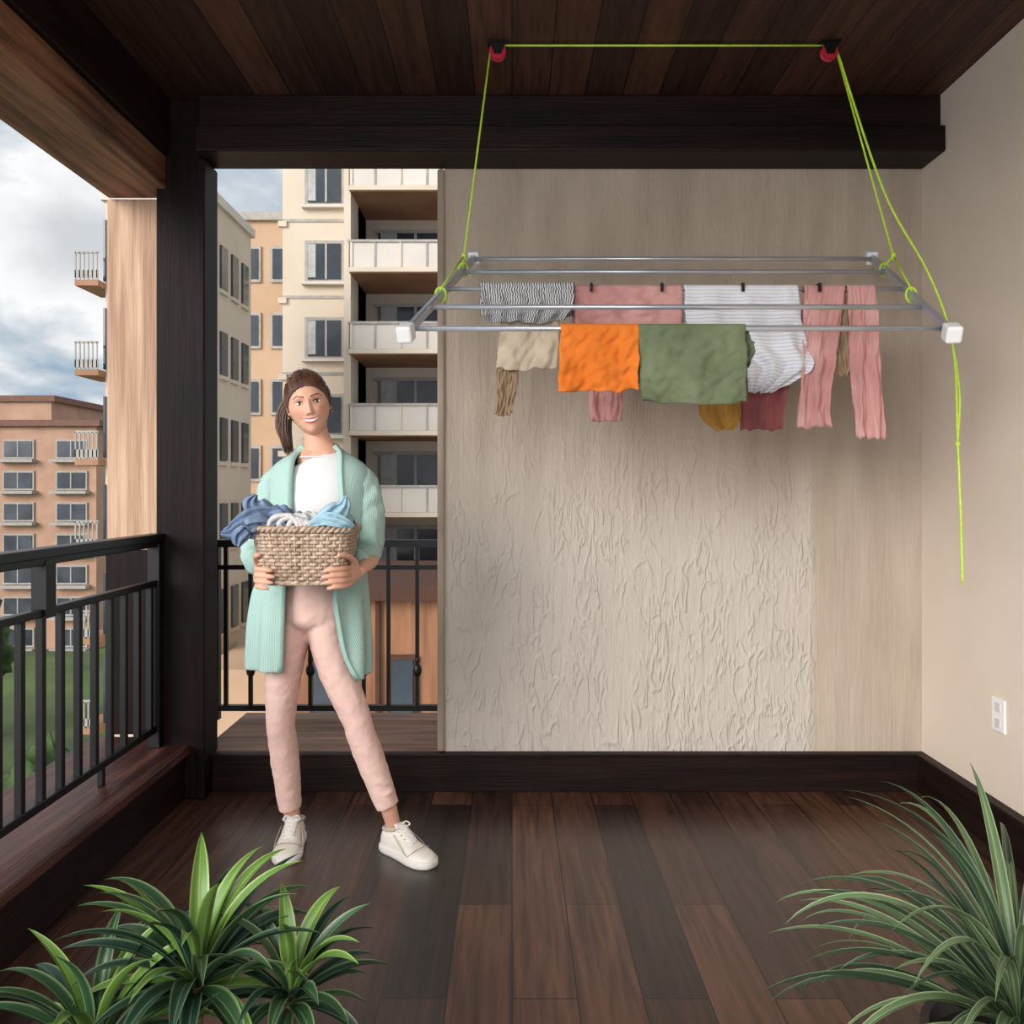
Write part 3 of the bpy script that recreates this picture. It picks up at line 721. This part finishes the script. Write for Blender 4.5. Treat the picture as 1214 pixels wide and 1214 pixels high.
# ------------------------------------------------------------- plants
def leafmat(name,c,edge):
    m=bpy.data.materials.new(name); m.use_nodes=True; nt=m.node_tree;N=nt.nodes;L=nt.links;b=N['Principled BSDF']
    b.inputs['Roughness'].default_value=.38
    tc=N.new('ShaderNodeTexCoord'); sp=N.new('ShaderNodeSeparateXYZ'); L.new(tc.outputs['UV'],sp.inputs[0])
    s=N.new('ShaderNodeMath'); s.operation='SUBTRACT'; s.inputs[1].default_value=.5; L.new(sp.outputs['X'],s.inputs[0])
    a=N.new('ShaderNodeMath'); a.operation='ABSOLUTE'; L.new(s.outputs[0],a.inputs[0])
    cr=N.new('ShaderNodeValToRGB'); e=cr.color_ramp.elements; e[0].position=.0; e[0].color=lin(edge); e[1].position=.06; e[1].color=lin(c)
    x=e.new(.36); x.color=lin(tuple(q*.85 for q in c)); x=e.new(.47); x.color=lin(edge)
    L.new(a.outputs[0],cr.inputs[0])
    nz=N.new('ShaderNodeTexNoise'); nz.inputs['Scale'].default_value=9; L.new(tc.outputs['Object'],nz.inputs['Vector'])
    mr=N.new('ShaderNodeMapRange'); mr.inputs[3].default_value=.65; mr.inputs[4].default_value=1.35; L.new(nz.outputs['Fac'],mr.inputs[0])
    mx=N.new('ShaderNodeMixRGB'); mx.blend_type='MULTIPLY'; mx.inputs[0].default_value=1; L.new(cr.outputs[0],mx.inputs[1]); L.new(mr.outputs[0],mx.inputs[2])
    L.new(mx.outputs[0],b.inputs['Base Color'])
    return m
def leaf(mb,base,az,el,length,w,droop,mi,twist=0,wide=.45):
    n=16; p=Vector(base); d_el=el; st=length/n; out_=Vector((math.sin(az),-math.cos(az),0)); vs=[];fs=[];uv=[]
    side=Vector((math.cos(az),math.sin(az),0))
    for i in range(n+1):
        t=i/n
        dirv=out_*math.cos(d_el)+Vector((0,0,1))*math.sin(d_el)
        nor=-out_*math.sin(d_el)+Vector((0,0,1))*math.cos(d_el)
        ww=w*(.45+.55*math.sin(min(1,t/wide)*pi/2))*(1-max(0,(t-wide)/(1-wide))**2.0)
        sd=(side*math.cos(twist*t)+nor*math.sin(twist*t)); nr=nor*math.cos(twist*t)-side*math.sin(twist*t)
        for k,(c,l) in enumerate(((-1,.28),(-.5,.10),(0,0),(.5,.10),(1,.28))): vs.append(p+sd*(c*ww/2)+nr*(l*ww))
        p=p+dirv*st; d_el-=droop/n*(.4+1.2*t)
    for i in range(n):
        for k in range(4):
            a=i*5+k; fs.append((a,a+1,a+6,a+5)); uv.append([(k/4,i/n),((k+1)/4,i/n),((k+1)/4,(i+1)/n),(k/4,(i+1)/n)])
    mb.add((vs,fs,uv),mi)
stem_m=M('plant_stem',(120,110,70),.8,(90,80,50),20); soil_m=M('potting_soil',(48,34,26),1,(30,20,15),40,bump=.8,bs=60); pot_m=M('charcoal_pot',(70,64,60),.7,(58,52,50),6,bump=.2,bs=40)
L1=leafmat('dracaena_leaf',(52,84,52),(112,136,92)); L2=leafmat('bright_leaf',(104,142,62),(150,176,96)); L3=leafmat('dark_leaf',(34,58,44),(88,112,82))
S1=leafmat('strap_leaf',(92,116,78),(140,156,114)); S2m=leafmat('strap_leaf_dark',(48,70,50),(96,116,84))
def pot(e,x,y,r,h):
    mb=MB()
    K=[(0,r*.72),(h*.05,r*.75),(h*.9,r*.98),(h*.9,r*1.05),(h,r*1.05),(h,r*.95),(h*.88,r*.93)]
    vs=[];fs=[];n=40
    for z,q in K:
        for k in range(n): vs.append((x+q*math.cos(2*pi*k/n),y+q*math.sin(2*pi*k/n),z))
    for i in range(len(K)-1):
        for k in range(n): fs.append((i*n+k,i*n+(k+1)%n,(i+1)*n+(k+1)%n,(i+1)*n+k))
    fs.append(tuple(range(n-1,-1,-1))); mb.add((vs,fs),0)
    mb.add(tube([(x,y,h*.82),(x,y,h*.89)],[r*.94],32),1)
    mb.obj('pot',[pot_m,soil_m],e,smooth=False)
random.seed(3); e=empty('potted_dracaena'); pot(e,-.56,1.36,.18,.25)
mb=MB()
for (x,y,z0,n,lmin,lmax,w) in ((-.515,1.38,.455,52,.15,.24,.028),(-.370,1.41,.415,36,.11,.19,.025),(-.665,1.34,.370,42,.13,.23,.027)):
    mb.add(tube([(-.56+(x+.56)*.4,1.36,.20),(-.56+(x+.56)*.75,y,z0*.55+.09),(x,y,z0-.02),(x,y,z0+.02)],[.014,.013,.011,.008],12,sm=4),3)
    for i in range(n):
        t=i/n; az=i*2.399+random.uniform(-.3,.3)
        el=math.radians(80-78*t+random.uniform(-8,8)); ln=lmin+(lmax-lmin)*(.35+.65*math.sin(pi*min(1,t+.25)))*random.uniform(.85,1.1)
        leaf(mb,(x+.010*math.sin(az),y-.010*math.cos(az),z0+.03*(1-t)),az,el,ln,w*random.uniform(.85,1.15),math.radians(random.uniform(50,95)),random.choice([0,0,1,2,2]) if t>.2 else random.choice([0,1]),random.uniform(-.4,.4))
mb.obj('foliage',[L1,L2,L3,stem_m],e)
random.seed(21); e=empty('potted_spider_plant'); px,py=.90,1.50; pot(e,px,py,.15,.30)
mb=MB(); mb.add(tube([(px,py,.25),(px,py,.33)],[.03,.02],12),2)
for i in range(120):
    t=i/120; az=i*2.399+random.uniform(-.2,.2)
    el=math.radians(78-60*t+random.uniform(-9,9))
    leaf(mb,(px+.03*t*math.sin(az),py-.03*t*math.cos(az),.31+.04*(1-t)),az,el,random.uniform(.36,.56)*(1-.15*t),random.uniform(.015,.024),math.radians(random.uniform(60,120)),random.choice([0,0,1]),random.uniform(-.5,.5),.35)
mb.obj('foliage',[S1,S2m,stem_m],e)

# ------------------------------------------------------------- outside
fac=M('beige_facade',(222,206,186),.9,(212,196,174),.4); fac2=M('tan_facade',(204,172,142),.9,(194,160,130),.4); brick=M('brick_facade',(194,156,132),.9,(180,140,118),.6)
glass=M('window_glass',(78,84,92),.15,(52,56,62),.5); frm=M('window_frame',(180,174,166),.7); para=M('balcony_parapet',(220,210,198),.7,(208,198,186),.5)
soff=M('balcony_soffit',(176,134,102),.8,(156,114,84),.6); woodh=M('orange_timber',(168,116,80),.7,(132,86,58),1,(6,6,.4)); roof=M('roof_tile',(132,98,84),.9); curt=M('curtain',(190,190,186),.9)
it=[(-8.16,-5.47,30,34,-12,20,0),(-5.47,6,31.6,34,-12,20,0),(-5.7,-5.47,28.6,31.6,-12,20,0)]
for k in range(-2,9):
    zt=12.4-2.76*k
    it+= [(-5.5,6,28.5,31.6,zt-1.05,zt-.85,2),(-5.5,6,28.48,28.6,zt-.85,zt,1),(-5.55,6,28.42,28.66,zt-.02,zt+.06,4),(-5.5,-5.38,28.44,31.6,zt-.85,zt,1),
          (-5.5,6,28.44,28.5,zt-1.02,zt-.86,0)]
    for j in range(12): it.append((-5.5+.875*j-.03,-5.5+.875*j+.03,28.44,28.62,zt-.85,zt,4 if j%2 else 0))
    for j in range(3): it.append((-5.0+j*3.4,-2.2+j*3.4,31.52,31.62,zt-.9,zt+1.25,3)); it.append((-3.65+j*3.4,-3.55+j*3.4,31.48,31.55,zt-.9,zt+1.25,4)); it.append((-5.1+j*3.4,-2.1+j*3.4,31.47,31.6,zt+1.2,zt+1.32,4)); it.append((-4.9+j*3.4,-4.3+j*3.4,31.49,31.54,zt-.8,zt+1.2,5))
    zc=12.1-2.72*k
    it+=[(-7.35,-5.95,29.9,30.05,zc-.78,zc+.72,4),(-7.23,-6.07,29.86,29.95,zc-.66,zc+.6,3),(-6.62,-6.55,29.84,29.95,zc-.66,zc+.6,4),(-7.45,-5.85,29.75,30.05,zc-.86,zc-.76,1),
         (-7.22,-6.95,29.85,29.9,zc-.6,zc+.58,5),(-8.16,-5.7,29.96,30.02,zc-1.32,zc-1.22,4)]
    it.append((-8.3,-8.0,29.9,30.1,zc-1.5,zc-1.3,0))
boxes('apartment_building',it,[fac,para,soff,glass,frm,curt])
it=[(-10.6,-7.8,22,25.2,-12,8.9,0),(-10.7,-7.7,21.9,25.3,8.8,9.05,1)]
for k in range(8):
    z=7.2-2.3*k
    for y0 in (22.5,23.4,24.3): it+=[(-7.82,-7.74,y0,y0+.5,z-.55,z+.6,3),(-7.8,-7.72,y0-.06,y0+.56,z-.68,z-.58,0)]
    it+=[(-11.2,-10.6,21.6,23,z-.7,z-.55,2),(-11.2,-10.6,21.6,21.63,z-.5,z-.3,4),(-11.2,-10.6,21.6,21.63,z+.12,z+.18,4),(-10.64,-10.58,21.95,22.9,z-.5,z+1.1,3)]
    for j in range(6): it.append((-11.2+.11*j,-11.17+.11*j,21.6,21.63,z-.55,z+.15,4))
boxes('apartment_building.001',it,[fac,para,soff,glass,frm])
it=[(-14.5,-8.9,35,40,-12,12.5,0),(-14.7,-8.7,34.8,40,12.4,12.75,2)]
for k in range(9):
    z=10.6-2.75*k
    for x0 in (-11.0,-9.9,-13): it+=[(x0-.1,x0+.6,34.9,35.05,z-.75,z+.75,2),(x0,x0+.5,34.86,34.95,z-.62,z+.62,1)]
boxes('apartment_building.002',it,[fac2,glass,frm])
it=[(-75,-34.5,70,84,-12,6.6,0),(-75.6,-34,69.5,84,6.5,7.0,1),(-46,-38,69.6,80,7,8.6,0),(-46.4,-37.6,69.3,80,8.5,9.0,1)]
for k in range(7):
    z=4.6-2.6*k
    for j in range(9):
        x0=-73+4.4*j
        it+=[(x0,x0+2.6,69.85,70.05,z-.8,z+.8,3),(x0+.15,x0+2.45,69.8,69.95,z-.65,z+.65,2),(x0+1.25,x0+1.35,69.75,69.9,z-.65,z+.65,3),(x0-.2,x0+2.8,69.2,70,z-1.1,z-.85,3)]
boxes('brick_apartment_building',it,[brick,roof,glass,frm])
it=[(-4.6,3,18,24,-12,-1.0,0),(-4.9,3.2,17.6,24,-1.05,-.75,1),(-7.5,-4.6,20,24,-12,-3.0,3)]
for k in range(3):
    z=-3.0-3.1*k
    for x0 in (-4.2,-2.55,-.6): it+=[(x0-.1,x0+.55,17.9,18.02,z-.85,z+.75,1),(x0,x0+.45,17.86,17.95,z-.75,z+.65,2)]
for x0 in (-3.5,-2.9,-1.5): it.append((x0,x0+.09,17.88,18,-12,-1,1))
boxes('timber_house',it,[woodh,M('dark_timber',(84,52,36),.8),glass,fac2])
grass=M('grass_ground',(96,116,62),.95,(74,84,54),.15); 
boxes('street_ground',[(-120,80,5,140,-12.3,-12)],[grass])
mb=MB(); random.seed(4)
fo=M('tree_foliage',(80,104,56),.9,(50,70,40),2)
for (x,y,s) in ((-26,34,2.0),(-29,44,2.4),(-13,24,1.8)):
    def fn(p,n): return p*(1+.35*noise.noise(n*3+Vector((x,y,0)))+.25*noise.noise(n*9+Vector((y,x,0))))
    mb.add(ellipsoid((x,y,-12+s*2),(s,s,s*1.2),48,32,fn=fn),0); mb.add(tube([(x,y,-12),(x,y,-12+s)],[.25,.18],10),1)
mb.obj('street_trees',[fo,stem_m])

# ------------------------------------------------------------- sky and light
w=bpy.data.worlds.new('cloudy_sky'); bpy.context.scene.world=w; w.use_nodes=True; nt=w.node_tree; N=nt.nodes; L=nt.links
bg=N['Background']; tcn=N.new('ShaderNodeTexCoord'); mp=N.new('ShaderNodeMapping'); mp.inputs['Scale'].default_value=(1,1,2.0); mp.inputs['Location'].default_value=(.9,.4,.6)
L.new(tcn.outputs['Generated'],mp.inputs['Vector'])
nz=N.new('ShaderNodeTexNoise'); nz.inputs['Scale'].default_value=4.2; nz.inputs['Detail'].default_value=7; nz.inputs['Roughness'].default_value=.5; nz.inputs['Distortion'].default_value=.2
L.new(mp.outputs[0],nz.inputs['Vector'])
cr=N.new('ShaderNodeValToRGB'); e=cr.color_ramp.elements
e[0].position=.38; e[0].color=lin((138,168,194)); e[1].position=.46; e[1].color=lin((196,206,215))
x=e.new(.54); x.color=lin((248,249,250)); x=e.new(.74); x.color=lin((206,209,214))
L.new(nz.outputs['Fac'],cr.inputs[0]); L.new(cr.outputs[0],bg.inputs['Color']); bg.inputs['Strength'].default_value=1.05
sd=bpy.data.lights.new('sun','SUN'); sd.energy=3.3; sd.angle=math.radians(35); sd.color=(1,.97,.94)
so=bpy.data.objects.new('sun',sd); bpy.context.collection.objects.link(so)
so.rotation_euler=Vector((.60,.76,-.35)).to_track_quat('-Z','Y').to_euler()
ld=bpy.data.lights.new('fill_light','AREA'); ld.energy=38; ld.size=1.2; ld.color=(1,.97,.94)  # soft fill light added behind the camera to brighten the interior
lo_=bpy.data.objects.new('fill_light',ld); bpy.context.collection.objects.link(lo_); lo_.location=(-.6,-.5,2.0)
lo_.rotation_euler=(Vector((.4,3.4,.8))-Vector(lo_.location)).to_track_quat('-Z','Y').to_euler()

cam=bpy.data.cameras.new('camera'); co=bpy.data.objects.new('camera',cam); bpy.context.collection.objects.link(co)
co.location=(0,0,EYE); co.rotation_euler=(pi/2,0,0); cam.sensor_width=36; cam.clip_end=500; cam.clip_start=.02
cam.lens=36*1000/1214; cam.shift_x=0; cam.shift_y=-27/1214
bpy.context.scene.camera=co
bpy.context.scene.view_settings.view_transform='Standard'
